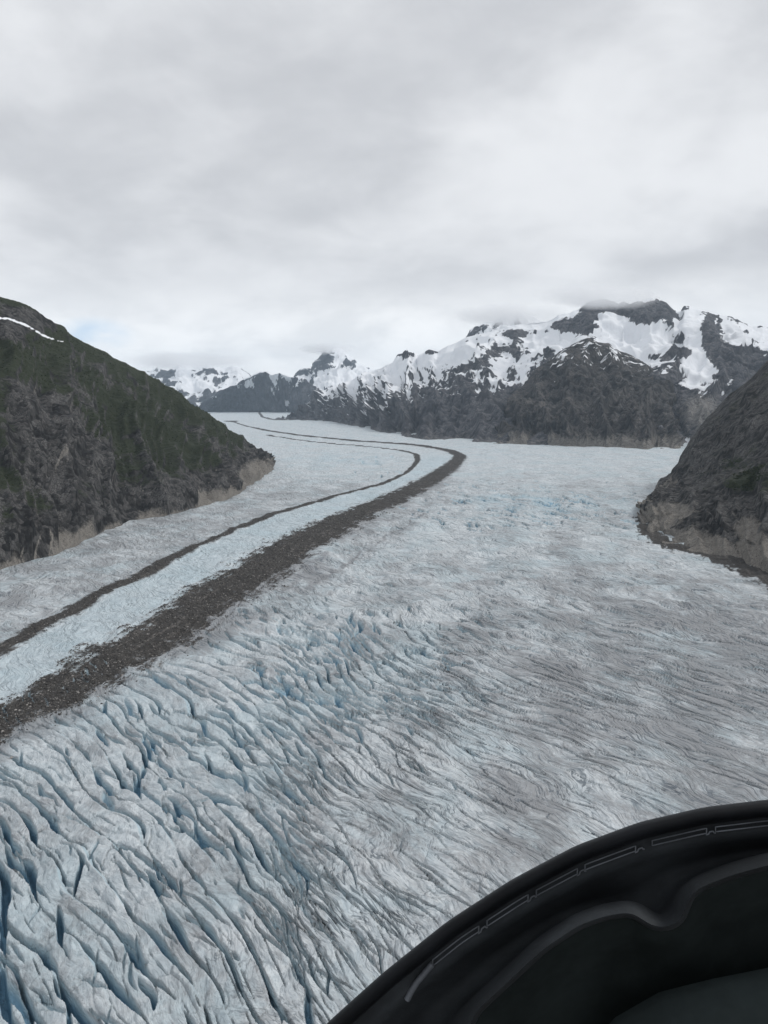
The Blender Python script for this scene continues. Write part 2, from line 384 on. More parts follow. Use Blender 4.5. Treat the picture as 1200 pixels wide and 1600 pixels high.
slabs(4.4, 52, 26, 1.05, 14, 0.9, 3.5, 0.45, 31.0, -0.08)
Z = swell + fade * slab
bk1, gp1 = facets(U / 30 + 0.4 * perlin(U / 16, Vv / 16), Vv / 11); bk2, gp2 = facets(U / 8.5 + 50, Vv / 3.6)
brk = sstep(chaos, 0.2, 1.0)
Z += brk * (sstep(4.5 - DY, 0, 3) * 1.25 * bk1 + sstep(2.4 - DY, 0, 1.4) * 0.2 * bk2)
Z -= brk * sstep(2.2 - DY, 0, 1.2) * 0.5 * (gp1 < 0.05)
Z += sstep(5 - DY, 0, 4) * chaos * 1.5 * np.abs(fbm(U / 22 + 2, Vv / 9, 2))
Z += sstep(2.6 - DY, 0, 1.8) * (0.35 + 0.35 * chaos) * fbm(U / 9, Vv / 4.0, 2)
Z += 0.22 * fbm(GX / 2.3, GY / 2.3, 2) * sstep(480 - GY, 0, 200)
# meltwater-worn crests further out, where the surface is rough rather than open
far_r = sstep(GY, 450, 800) * fade * right_of
Z += far_r * (8.5 * ridged(U / 75 + 3, Vv / 34, 2, gain=0.4) + sstep(5 - DY, 0, 3.5) * 2.4 * ridged(U / 30, Vv / 11, 2))
crack = crack * (0.3 + 0.7 * sstep(2400 - GY, 0, 1500))

# open crevasses: tapering, slightly bent slots cut one by one
def cut(cx, cy, L, wd, D, ang, bend):
    mn_ = 0.95 * cy * cy / (H * 1020.0) * abs(math.cos(ang)) + 0.15
    if mn_ > 2.2 * wd: return
    D = D * min(1.0, (wd + 0.3) / (mn_ + 0.3)); wd = max(wd, mn_)
    r0, r1 = np.searchsorted(rows, (cy - L, cy + L)); r0 = max(r0 - 1, 0); r1 = min(r1 + 1, NR)
    if r1 - r0 < 2: return
    dd = np.array([dep[r0], dep[r1 - 1]])
    lo = min((cx - L) / dd[0], (cx - L) / dd[1]); hi = max((cx + L) / dd[0], (cx + L) / dd[1])
    c0, c1 = np.searchsorted(tx, (lo, hi)); c0 = max(c0 - 1, 0); c1 = min(c1 + 1, NC)
    if c1 - c0 < 2: return
    x = GX[r0:r1, c0:c1] - cx; y = GY[r0:r1, c0:c1] - cy
    ca, sa = math.cos(ang), math.sin(ang)
    u = (x * ca + y * sa) / L; v = -x * sa + y * ca
    v = v - bend * L * (u * u - 0.3) - 0.04 * L * np.sin(u * 4 + cx) - 0.2 * wd * np.sin(u * L * 0.35 + cy)
    tap = np.clip(1 - u * u, 0, 1) ** 0.8
    wv = wd * tap + 1e-4
    k = np.clip(1 - np.abs(v) / wv, 0, 1)
    dep_ = D * tap * np.clip(k * 1.8, 0, 1) ** 0.8 * (np.abs(u) < 1)
    s = crack[r0:r1, c0:c1]; np.maximum(s, dep_, out=s)
base_ang = math.atan2(CA[1], CA[0])
def sow(n, region, L, wd, D, spread, off=0.0, minc=0.3, chw=1.0):
    px = rng.uniform(region[0], region[2], n * 6); py = rng.uniform(region[1], region[3], n * 6)
    P = on_ice(px, py)
    acc = 0
    for (x, y, _) in P:
        ri = min(np.searchsorted(rows, y), NR - 1); ci = min(np.searchsorted(tx, x / dep[ri]), NC - 1)
        c = chaos[ri, ci]
        if c < minc or rng.random() > c * chw: continue
        th_ = math.atan2(CN[1], CN[0] - 0.44 + 0.34 / math.cosh(min(abs(x + 30) / 50.0, 20)) ** 2); a = math.atan2(-math.cos(th_), math.sin(th_)) + rotn[ri, ci] * 0.5 + off + rng.normal(0, spread)
        l = rng.uniform(*L) * (0.7 + 0.5 * min(c, 1.2)); q = rng.uniform(*wd) * (0.6 + 0.6 * min(c, 1.2))
        cut(x, y, l, q, rng.uniform(*D), a, rng.normal(0, 0.09)); acc += 1
        if acc >= n: break
sow(60, (-150, 1130, 640, 1750), (9, 22), (0.8, 1.8), (5, 11), 0.2)
sow(110, (-100, 1100, 760, 1720), (4, 10), (0.4, 0.9), (2, 5), 0.3)
sow(110, (150, 960, 760, 1250), (8, 18), (0.7, 1.6), (4, 8), 0.2)
sow(420, (420, 850, 1250, 1500), (14, 38), (0.35, 0.9), (1.5, 4), 0.13, 0, 0.05, 1.2)
sow(650, (430, 800, 1250, 1130), (8, 24), (0.4, 1.0), (2, 5), 0.2, 0, 0.05, 1.2)
sow(130, (380, 960, 760, 1120), (6, 16), (1.0, 2.6), (4, 8), 0.3, 0.1, 0.2, 1.0)
sow(260, (620, 735, 1000, 830), (14, 34), (1.5, 4.0), (5, 12), 0.22, -0.35)
sow(200, (400, 690, 640, 745), (25, 70), (1.5, 4), (3, 8), 0.2, -0.2)
# fine transverse cracks over the clean strip and through the wide rubble band
for i in range(420):
    k = rng.integers(6, 42); c = WIDE[0][k] + (WIDE[0][k + 1] - WIDE[0][k]) * rng.random()
    tg = WIDE[0][k + 1] - WIDE[0][k]; tg = tg / np.linalg.norm(tg); nn_ = np.array([tg[1], -tg[0]])
    hw = WIDE[1][k]; q = c - nn_ * rng.uniform(0.8, 4.4) * hw
    cut(q[0], q[1], rng.uniform(8, 30), rng.uniform(0.3, 0.75), rng.uniform(0.8, 2.4), math.atan2(-nn_[1], -nn_[0]) + rng.normal(0.25, 0.2), 0.05)
slots = []
for i in range(26):
    k = rng.integers(5, 16); c = WIDE[0][k] + (WIDE[0][k + 1] - WIDE[0][k]) * rng.random()
    q = c + rng.normal(0, 0.5, 2) * WIDE[1][k]
    slots.append(q); cut(q[0], q[1], rng.uniform(8, 18), rng.uniform(0.5, 1.1), rng.uniform(2, 5), base_ang + rng.normal(0.1, 0.12), 0.05)
# moraine rubble stands proud of the ice, hummocky
hump = mor_w * (2.2 + 2.0 * fbm(GX / 18, GY / 18, 3) + 0.7 * fbm(GX / 3.2, GY / 3.2, 2)) + mor_t * (0.8 + 0.8 * fbm(GX / 9, GY / 9, 3))
hump = hump * sstep(3500 - GY, -2500, 1200)
calm = 1 - 0.6 * np.clip(mor_w, 0, 1)
Z = Z * calm + hump * 1.3 - crack
Z += 3.0 * mid_strip * fbm(GX / 60, GY / 60, 2)

blue = np.clip(crack / 7.0, 0, 1) ** 0.8
blue = np.maximum(blue, 0.42 * np.clip(face, 0, 1) * sstep(1500 - GY, 0, 900))
tint = 0.10 * sstep(chaos, 0.6, 1.2) + 0.25 * mid_strip
tint += 0.46 * np.exp(-(((GX - 330) / 190) ** 2 + ((GY - 1640) / 150) ** 2)) * sstep(fbm(GX / 60, GY / 120, 3), -0.25, 0.35)
tint += 0.22 * np.exp(-(((GX + 170) / 260) ** 2 + ((GY - 2800) / 420) ** 2)) * beyond * sstep(fbm(GX / 60, GY / 160, 3), -0.35, 0.35)
blue = np.clip(blue + tint, 0, 1)
dirt = 0.36 + 0.42 * fbm(GX / 55 + 4, GY / 80, 4) + 0.30 * fbm(U / 60, Vv / 10, 3)
dirt += 0.34 * sstep(GX / np.clip(GY, 200, 1e9), -0.05, 0.35) * sstep(1100 - GY, 0, 500)
dirt += 0.38 * fbm(dw / 60 + 0.4 * fbm(GX / 90, GY / 120, 2), GY / 520, 3) * right_of
Z += 6.0 * fbm(dw / 95 + 3, GY / 420, 2) * right_of * sstep(dw - ww, 0, 60) * sstep(GY, 350, 700)
dirt += 0.45 * np.exp(-np.clip(dw - ww, 0, 1e6) / 24) * right_of
dirt += 0.5 * sstep(ridged((dw - ww) / 45 + 0.5 * fbm(GX / 80, GY / 80, 2), GY / 900, 2), 0.75, 0.97) * right_of * np.exp(-((dw - ww - 60) / 60) ** 2) * sstep(GY, 750, 950) * sstep(1900 - GY, 0, 500)
dirt += 0.18 * (beyond > 0) * sstep(2300 - GY, 0, 600)
flow = np.where(np.abs(dw) < 1e6, (dw - ww), 0)
dirt -= (0.75 - 0.9 * sstep(ridged(flow / 16, (GX * 0.25 + GY) / 260, 3), 0.62, 0.9)) * mid_strip
Z += 1.3 * mid_strip * fbm(flow / 9, GY / 90, 3)
dirt -= 0.45 * sstep(GY, 1800, 3000)
moraine = np.maximum(np.maximum(mor_w * np.clip(1.0 + 0.35 * rag, 0, 1), mor_t), np.maximum(mor_l, mor_f))
moraine = moraine * (1 - np.clip(crack / 1.2, 0, 1) * 0.9)

GV = np.stack([GX, GY, Z], -1).reshape(-1, 3); GQ = grid_quads(NR, NC)[:, ::-1]
GQ = grid_quads(NR, NC)
streak = 0.5 + 0.6 * fbm(sw_ * dw / 5.0, GY / 130 + 3, 3) + 0.25 * fbm(GX / 9, GY / 14, 3)
attrs = {'blue': blue.ravel(), 'dirt': dirt.ravel(), 'moraine': moraine.ravel(), 'streak': streak.ravel(), 'broken': np.maximum(sstep(chaos, 0.45, 0.95) * right_of * sstep(1300 - GY, 0, 400), 0.35 * mid_strip).ravel()}
fw_ = mor_w.ravel()[GQ].mean(1); ft_ = np.maximum(mor_t, 0).ravel()[GQ].mean(1)
is_w = fw_ > 0.5; is_t = (ft_ > 0.5) & ~is_w
link('glacier', submesh('glacier', GV, GQ, ~(is_w | is_t), attrs, ICE), None,
     'grey-white glacier ice with blue crevasses filling the valley floor', 'glacier', 'structure')
link('medial_moraine', submesh('medial_moraine', GV, GQ, is_w, attrs, ICE), None,
     'wide dark band of rock rubble curving along the glacier', 'moraine', 'stuff')
link('medial_moraine', submesh('medial_moraine', GV, GQ, is_t, attrs, ICE), None,
     'thin dark line of rubble on the far side of the pale ice strip', 'moraine', 'stuff')

m, t, out = material('valley_rubble'); b = t.new('ShaderNodeBsdfPrincipled'); t.l.new(b.outputs[0], out.inputs[0])
t.put(b.inputs['Base Color'], t.mix(t.noise(t.pos(), 0.05, 6, 0.7), (0.09, 0.088, 0.085), (0.2, 0.19, 0.18))); b.inputs['Roughness'].default_value = 0.95
link('ground', make_mesh('ground', [(-16000, -5000, -34), (16000, -5000, -34), (16000, 24000, -34), (-16000, 24000, -34)], [(0, 1, 2, 3)], None, m), None,
     'bare rubble ground of the valley under and around the ice', 'ground', 'structure')

# ------------------------------------------------------------------ mountains
def resample(c, n, key=None):
    a = np.array(c, float); k = np.linspace(0, 1, len(a)) if key is None else (a[:, key] - a[0, key]) / (a[-1, key] - a[0, key])
    s = np.linspace(0, 1, n); return np.stack([np.interp(s, k, a[:, i]) for i in range(a.shape[1])], 1)
def smooth(a, k):
    if k < 2: return a
    ker = np.hanning(2 * k + 3)[1:-1]; ker /= ker.sum(); pad = len(ker) // 2
    return np.stack([np.convolve(np.pad(a[:, i], pad, mode='edge'), ker, 'valid') for i in range(a.shape[1])], 1)
def loft(base, ridge, ns, nt, nb, belly=0.36, back=900.0, drop=500.0, key=None, sm=4, sink=-1.5, lift=0.5):
    """surface from the foot line up to the skyline and down behind it"""
    B = resample(base, ns, key); R = resample(ridge, ns, key)
    B = smooth(B, sm); R = smooth(R, max(1, sm // 3))
    PB = on_ice(B[:, 0], B[:, 1], -sink) if B.shape[1] == 2 else at(B[:, 0], B[:, 1], B[:, 2])
    PR = at(R[:, 0], R[:, 1], R[:, 2])
    mpx = (B[:, 0] + R[:, 0]) / 2; mpy = B[:, 1] + (R[:, 1] - B[:, 1]) * lift
    PM = at(mpx, mpy, PB[:, 1] + (PR[:, 1] - PB[:, 1]) * belly)
    PK = PR.copy(); dirn = PR[:, :2] / np.linalg.norm(PR[:, :2], axis=1)[:, None]
    PK[:, :2] += dirn * back; PK[:, 2] -= drop
    tt = np.linspace(0, 1, nt)[:, None, None]
    q0 = (1 - tt) * (1 - 2 * tt); q1 = 4 * tt * (1 - tt); q2 = tt * (2 * tt - 1)   # quadratic through foot, belly, skyline
    S = q0 * PB[None] + q1 * PM[None] + q2 * PR[None]
    kb = np.linspace(0, 1, nb + 1)[1:, None, None]
    PF = PB.copy(); PF[:, :2] *= 0.985; PF[:, 2] -= 26
    S = np.concatenate([PF[None], S, PR[None] * (1 - kb) + PK[None] * kb], 0)
    T = np.concatenate([[-0.02], np.linspace(0, 1, nt), 1 + np.linspace(0, 1, nb + 1)[1:]])
    return S, T
def normals(S):
    du = np.gradient(S, axis=1); dv = np.gradient(S, axis=0)
    n = np.cross(du, dv); return n / (np.linalg.norm(n, axis=-1, keepdims=True) + 1e-9)
def blobs(px, py, L):
    s = np.zeros_like(px)
    for (x, y, rx, ry, w_) in L: s = s + w_ * np.exp(-(((px - x) / rx) ** 2 + ((py - y) / ry) ** 2) ** 1.5)
    return s
def mountain(S, T, lam, amp, gully, mat, label, veg=None, snow=None, pale=None, jag=0.0, keep=0.35, shard=0.3):
    nt, ns = S.shape[:2]
    P = S.copy(); N = normals(P)
    arc = np.concatenate([[0], np.cumsum(np.linalg.norm(np.diff(S[nt // 3, :, :], axis=0), axis=1))])[None, :] + 0 * T[:, None]
    hgt = S[..., 2]
    # coordinates along the hillside
    X = S[..., 0] + 0.35 * S[..., 2]; Y = S[..., 1] + 0.55 * S[..., 2]
    slope_pos = np.abs(T[:, None]) + 0 * arc
    rdg = np.where(T <= 1, np.clip((1 - T) * 6, 0, 1), np.clip((T - 1) * 4, 0, 1))[:, None]
    mask = (keep + (1 - keep) * rdg) * (0.25 + 0.75 * np.clip(T / 0.10, 0, 1))[:, None]
    dn = (ridged(X / lam, Y / lam, 4, gain=0.5) - 0.55) * 2 * amp
    warp = 0.8 * fbm(X / lam, Y / lam + 7, 3) * lam * 0.25
    dist = np.concatenate([[0], np.cumsum(np.linalg.norm(np.diff(S[:, ns // 2, :], axis=0), axis=1))])[:, None]
    gl = ridged((arc + warp) / (lam * 0.42), dist / (lam * 2.6) + 3, 3, gain=0.5)
    dn = dn + (gl - 0.6) * 2 * gully
    cm = sstep(fbm(X / (lam * 0.7) + 11, Y / (lam * 0.7), 3), -0.05, 0.35)
    b1, g1 = facets((arc + warp) / (lam * 0.20), dist / (lam * 0.26)); b2, g2 = facets((arc + warp * 0.5) / (lam * 0.075), dist / (lam * 0.11))
    crag = 0.65 * b1 + 0.35 * b2
    dn = dn + shard * cm * amp * (0.6 * b1 + 0.3 * b2)
    P = P + N * (dn * mask)[..., None]
    if jag: P[..., 2] += jag * fbm(X / (lam * 0.12), Y / (lam * 0.12), 4) * (0.35 + 0.65 * mask)
    N2 = normals(P); steep = 1 - np.abs(N2[..., 2])
    px, py = project(P)
    ctx = dict(P=P, h=P[..., 2], T=T[:, None] + 0 * arc, steep=steep, gl=gl, px=px, py=py, X=X, Y=Y, arc=arc, dist=dist + 0 * arc, lam=lam, cm=cm, crag=crag)
    z0 = np.zeros(P.shape[:2])
    a = {'veg': (veg(ctx) if veg else z0).ravel(), 'snow': (snow(ctx) if snow else z0).ravel(), 'pale': (pale(ctx) if pale else z0).ravel()}
    V = P.reshape(-1, 3); Q = grid_quads(nt, ns)
    fs = a['snow'][Q].mean(1) > 0.5
    root = link('mountain', submesh('mountain', V, Q, ~fs, a, mat), None, label, 'mountain', 'structure')
    if fs.any():
        link('snow', submesh('snow', V, Q, fs, a, mat), root, 'white snow lying on the rock', None, 'stuff')
    return ctx, a, root

ROCK_NEAR = rock_material('rock_near', (0.016, 0.016, 0.0165), (0.130, 0.126, 0.123), (0.215, 0.20, 0.18), (0.016, 0.022, 0.013), (0.042, 0.049, 0.029), 0.55, 2.2)
ROCK_MID = rock_material('rock_mid', (0.013, 0.0125, 0.013), (0.125, 0.115, 0.108), (0.21, 0.197, 0.178), (0.03, 0.036, 0.022), (0.05, 0.055, 0.03), 1.6, 4.2)
ROCK_MASSIF = rock_material('rock_massif', (0.028, 0.029, 0.035), (0.150, 0.148, 0.155), (0.22, 0.21, 0.195), (0.03, 0.036, 0.022), (0.05, 0.055, 0.03), 1.8, 4.0)
ROCK_FAR = rock_material('rock_far', (0.025, 0.027, 0.034), (0.12, 0.12, 0.13), (0.16, 0.15, 0.14), (0.03, 0.04, 0.03), (0.05, 0.05, 0.03), 3.5)

def snow_by(h0, soft, nz, st, L=(), lam=1.0):
    def fn(c):
        n = fbm(c['X'] / (170 * lam), c['Y'] / (170 * lam), 5, gain=0.6)
        n2 = fbm(c['arc'] / (34 * lam), c['dist'] / (95 * lam), 4, gain=0.65)
        s = np.clip((c['h'] - h0) / soft, -3, 0.75) + nz * n + 0.85 * n2 + 0.7 * fbm(c['arc'] / (11 * lam), c['dist'] / (26 * lam), 3, gain=0.6) - st * np.clip(c['steep'] - 0.35, -0.3, 1) + 2.2 * (0.58 - c['gl']) - 0.5 * c['cm']
        s = s + blobs(c['px'], c['py'], L)
        return np.clip(0.5 + 0.9 * s, 0, 1)
    return fn

# far range and its neighbours
S, T = loft([(120, 643), (430, 643)], [(120, 590, 15800), (190, 582, 15800), (235, 580, 15800), (247, 573, 15800), (262, 577, 15800), (280, 570, 15800), (300, 574, 15800), (322, 569, 15800), (345, 574, 15800), (362, 572, 15800), (376, 575, 15800), (388, 584, 15800), (405, 600, 15800), (430, 622, 15800)],
            220, 80, 14, key=0, sm=2)
mountain(S, T, 900, 90, 60, ROCK_FAR, 'hazy snow-streaked range farthest away on the left under the cloud',
         snow=snow_by(520, 420, 1.3, 1.6, [(300, 600, 34, 12, 1.0), (370, 600, 20, 12, 0.8), (265, 585, 14, 8, -1.0), (330, 580, 25, 6, -0.9)], 3.0), jag=30)
S, T = loft([(440, 643), (680, 648)], [(440, 618, 15200), (458, 600, 15200), (464, 583, 15200), (475, 575, 15200), (487, 576, 15200), (491, 568, 15200), (500, 557, 15200), (510, 549, 15200), (520, 543, 15200), (531, 546, 15200), (541, 554, 15200), (556, 566, 15200), (576, 577, 15200), (605, 584, 15200), (680, 592, 15200)],
            210, 100, 14, key=0, sm=1, belly=0.45)
mountain(S, T, 900, 100, 80, ROCK_FAR, 'pointed snowy peak with its tip in cloud at the glacier head',
         snow=snow_by(330, 420, 1.1, 1.6, [(540, 590, 26, 12, 1.5), (500, 600, 20, 12, 0.7), (508, 563, 16, 14, -1.5), (478, 583, 13, 9, -1.2), (548, 566, 10, 8, -0.8)], 3.0), jag=35)
S, T = loft([(290, 645), (350, 643), (450, 644), (580, 652)], [(290, 648, 11400), (305, 640, 11400), (322, 627, 11400), (346, 611, 11400), (370, 601, 11400), (388, 591, 11400), (404, 583, 11400), (415, 580, 11400), (424, 586, 11400), (436, 583, 11400), (452, 588, 11400), (470, 590, 11400), (482, 599, 11400), (500, 608, 11400), (530, 622, 11400), (580, 648, 11400)],
            220, 90, 14, key=0, sm=2, belly=0.5)
mountain(S, T, 700, 80, 60, ROCK_FAR, 'dark rocky hill with thin snow gullies left of the pointed peak',
         snow=snow_by(470, 300, 1.5, 1.4, [(385, 602, 22, 7, 0.9), (350, 618, 20, 6, 0.7), (448, 634, 6, 10, 1.6), (455, 643, 14, 5, 1.3), (410, 595, 18, 10, -0.6)], 2.4), jag=25)

# the big snowy massif on the right
mb = [(430, 655), (470, 656), (520, 659), (560, 666), (610, 677), (660, 685), (720, 690), (790, 692), (850, 693), (900, 695), (950, 696), (1060, 698), (1200, 700), (1550, 700)]
mr = [(430, 660, 8300), (448, 652, 8200), (470, 634, 8100), (500, 614, 8000), (540, 598, 7900), (580, 581, 7700), (612, 566, 7500), (620, 553, 7450), (632, 548, 7400), (644, 552, 7350), (652, 558, 7300), (664, 552, 7250), (674, 547, 7200), (684, 549, 7150), (706, 537, 7050), (733, 527, 6950), (760, 519, 6850), (800, 509, 6750), (830, 502, 6700), (855, 500, 6650), (872, 490, 6600), (890, 488, 6600), (905, 480, 6600), (914, 470, 6600), (926, 466, 6600), (942, 464, 6600), (958, 470, 6600), (966, 476, 6600), (974, 472, 6600), (984, 475, 6600), (1000, 469, 6600), (1018, 467, 6600), (1040, 474, 6600), (1052, 485, 6600), (1062, 488, 6600), (1068, 478, 6600), (1078, 479, 6600), (1086, 484, 6600), (1112, 489, 6600), (1148, 497, 6600), (1175, 509, 6600), (1200, 512, 6600), (1250, 500, 6600), (1330, 480, 6600), (1550, 520, 6600)]
S, T = loft(mb, mr, 620, 230, 14, key=0, sm=2, belly=0.5)
SNOWLINE = np.array([(430, 622), (500, 618), (560, 606), (600, 598), (650, 592), (700, 586), (740, 580), (780, 572), (820, 566), (860, 560), (900, 556), (950, 556), (1000, 566), (1050, 574), (1100, 578), (1150, 560), (1200, 556), (1550, 560)], float)
ROCKS = [(818, 520, 36, 9, 2.4), (790, 548, 30, 12, 1.2), (760, 562, 26, 12, 0.9), (885, 508, 26, 13, 2.6), (917, 500, 16, 26, 2.6), (940, 478, 24, 13, 2.8), (1010, 486, 44, 17, 3.2), (1052, 497, 10, 10, 1.5), (968, 482, 12, 9, 2.4),
         (1112, 520, 17, 24, 2.6), (1128, 545, 26, 22, 2.0), (1062, 535, 20, 16, 1.8), (1045, 556, 30, 9, 1.5), (1165, 566, 40, 24, 2.4), (1072, 481, 8, 5, 2.0), (632, 552, 13, 5, 2.5), (672, 551, 10, 4, 2.5), (1160, 500, 14, 4, 1.2), (850, 545, 40, 8, 0.8), (700, 575, 30, 8, 0.6)]
DRIFTS = [(1090, 578, 20, 20, 2.4), (1076, 600, 14, 8, 1.6), (985, 535, 60, 16, 1.2), (1075, 686, 10, 9, 2.4), (1150, 528, 26, 9, 1.2), (870, 536, 40, 9, 1.0), (690, 552, 60, 14, 0.8), (820, 590, 7, 22, 1.0), (640, 618, 6, 14, 0.9), (605, 612, 5, 18, 1.0), (570, 625, 5, 16, 0.9)]
def msnow(c):
    px, py = c['px'], c['py']
    n = fbm(c['X'] / 240, c['Y'] / 240, 5, gain=0.6); n2 = fbm(c['arc'] / 60, c['dist'] / 190, 4, gain=0.6)
    q = np.clip((np.interp(px, SNOWLINE[:, 0], SNOWLINE[:, 1]) + 6 - py) / 30, -3, 0.85)
    q = q + 1.0 * n + 1.5 * n2 + 1.1 * fbm(c['arc'] / 20, c['dist'] / 55, 3, gain=0.6) - 1.0 * np.clip(c['steep'] - 0.4, -0.3, 1) + 2.6 * (0.60 - c['gl'])
    q = q - blobs(px + 14 * n2, py + 9 * n, ROCKS) + blobs(px, py, DRIFTS)
    return np.clip(0.5 + 0.9 * q, 0, 1)
mountain(S, T, 860, 90, 100, ROCK_MASSIF, 'broad snow-capped massif rising behind the right side of the glacier',
         snow=msnow, pale=lambda c: 0.45 * sstep(70 - c['h'], 0, 70) + 0.4 * blobs(c['px'], c['py'], [(1095, 645, 44, 40, 1.6)]), jag=8, keep=0.2, shard=0.25)

# dark peak half lost in cloud behind the massif
S, T = loft([(700, 640, 7600), (900, 640, 7600)], [(700, 560, 8600), (726, 532, 8600), (735, 517, 8600), (748, 509, 8600), (760, 500, 8600), (772, 502, 8600), (790, 491, 8600), (800, 495, 8600), (815, 488, 8600), (838, 497, 8600), (860, 508, 8600), (900, 540, 8600)], 160, 80, 14, key=0, sm=1)
mountain(S, T, 600, 50, 40, ROCK_FAR, 'faint dark crag almost swallowed by cloud behind the snowy massif', jag=18, snow=snow_by(560, 300, 1.2, 1.0, (), 2.0))

# the dark buttress in front of it
bb = [(755, 692), (800, 693), (850, 694), (900, 696), (950, 698), (1000, 700), (1030, 701), (1055, 700), (1072, 698)]
br = [(762, 690, 4300), (785, 652, 4500), (803, 616, 4700), (828, 588, 4850), (858, 563, 4950), (888, 543, 5000), (918, 531, 5050), (950, 541, 5050), (985, 556, 5000), (1012, 572, 4950), (1040, 592, 4900), (1056, 612, 4800), (1062, 650, 4600), (1068, 690, 4350)]
S, T = loft(bb, br, 320, 200, 14, sm=5, belly=0.34)
mountain(S, T, 400, 38, 66, ROCK_MID, 'dark rounded rock buttress standing in front of the snowy massif',
         snow=lambda c: np.clip(0.5 + 0.9 * (-0.95 + np.clip((590 - c['py']) / 45, -2, 0.7) + 1.9 * fbm(c['arc'] / 60, c['dist'] / 45, 4, gain=0.65) + 0.5 * (0.58 - c['gl'])), 0, 1),
         pale=lambda c: 0.75 * sstep(95 - c['h'] + 40 * fbm(c['arc'] / 160, c['dist'] / 200, 3), 0, 90), jag=6, keep=0.3)

# near hillside on the left
lb = [(-330, 985), (-200, 935), (-90, 905), (0, 886), (70, 868), (120, 850), (150, 835), (165, 826), (205, 815), (260, 805), (310, 790), (345, 784), (380, 765), (402, 750), (424, 735), (428, 726), (424, 714)]
lr = [(-330, 320, 1500), (-200, 375, 1550), (-100, 420, 1650), (-30, 452, 1720), (30, 476, 1790), (70, 496, 1840), (105, 519, 1900), (140, 540, 1950), (180, 562, 2010), (222, 583, 2080), (262, 604, 2150), (298, 629, 2230), (334, 652, 2330), (362, 674, 2430), (392, 697, 2560), (414, 709, 2680), (423, 712, 2740)]
S, T = loft(lb, lr, 430, 310, 18, sm=6, belly=0.33)
def lveg(c):
    n = fbm(c['X'] / 130, c['Y'] / 130, 5, gain=0.6)
    v = 0.54 + 0.95 * n + 0.55 * (c['T'] - 0.42) - 0.9 * np.clip(c['steep'] - 0.42, -0.2, 1) - 0.5 * (c['gl'] - 0.62) - 0.55 * c['cm'] * (0.5 + c['crag'])
    v -= 0.9 * sstep(70 - c['h'], 0, 50) + 0.8 * blobs(c['px'], c['py'], [(70, 650, 60, 60, 1.0), (20, 500, 70, 26, 1.2), (110, 720, 60, 50, 0.7), (400, 720, 40, 40, 0.8)])
    return np.clip(v, 0, 1)
def lpale(c):
    n = fbm(c['arc'] / 90, c['dist'] / 120, 4)
    return np.clip(blobs(c['px'], c['py'], [(405, 735, 32, 20, 0.8), (350, 775, 40, 14, 0.4)]) + 0.95 * sstep(34 + 60 * n + 30 * fbm(c['arc'] / 340 + 2, c['dist'] / 900, 2) - c['h'], 0, 45) + 0.5 * sstep(0.52 - c['gl'], 0, 0.2) * sstep(fbm(c['arc'] / 60 + 5, c['dist'] / 300, 2), 0.05, 0.4)
                   + 0.7 * sstep(ridged((c['arc'] + 10 * fbm(c['arc'] / 30, c['dist'] / 30, 2)) / 55, c['dist'] / 420, 1), 0.90, 0.98) * sstep(fbm(c['arc'] / 90, c['dist'] / 90 + 8, 3), -0.05, 0.3) * (c['T'] < 0.7), 0, 1)
LC = mountain(S, T, 300, 20, 26, ROCK_NEAR, 'green and grey hillside falling to the ice on the left', veg=lveg,
              snow=lambda c: np.clip(1.1 * np.exp(-((c['py'] - 497 - 0.35 * c['px'] + 4 * np.sin(c['px'] / 17)) / (2.6 - 0.012 * np.clip(c['px'], 0, 100))) ** 2) * (c['px'] > -80) * (c['px'] < 100) * (c['T'] < 1) * (0.85 + 1.6 * fbm(c['px'] / 11, c['py'] / 6, 3)), 0, 1), pale=lpale, jag=4, keep=0.3, shard=0.15)

# near hillside on the right
rb = [(998, 806), (1004, 818), (1013, 832), (1033, 847), (1062, 857), (1090, 862), (1117, 867), (1158, 882), (1200, 901), (1300, 948), (1450, 1010), (1700, 1090)]
rr = [(1003, 794, 1600), (1012, 776, 1680), (1032, 752, 1780), (1050, 732, 1860), (1068, 708, 1930), (1084, 683, 1980), (1104, 652, 2000), (1138, 618, 2000), (1200, 566, 1920), (1300, 492, 1820), (1450, 400, 1700), (1700, 300, 1600)]
S, T = loft(rb, rr, 340, 300, 18, sm=6, belly=0.32)
def rveg(c):
    n = fbm(c['X'] / 90 + 4, c['Y'] / 90, 5, gain=0.6)
    return np.clip(0.20 + 0.5 * n + 0.6 * blobs(c['px'], c['py'], [(1175, 745, 45, 24, 0.55)]) - 0.5 * np.clip(c['steep'] - 0.45, -0.2, 1) - 0.6 * sstep(75 - c['h'], 0, 50), 0, 1)
RC = mountain(S, T, 260, 18, 13, ROCK_NEAR, 'dark rock slope with a pale scoured foot at the right edge', veg=rveg,
              pale=lambda c: np.clip(1.0 * sstep(48 + 70 * fbm(c['arc'] / 110, c['dist'] / 90, 4) - c['h'], -10, 45), 0, 1), jag=5, keep=0.3, shard=0.55)

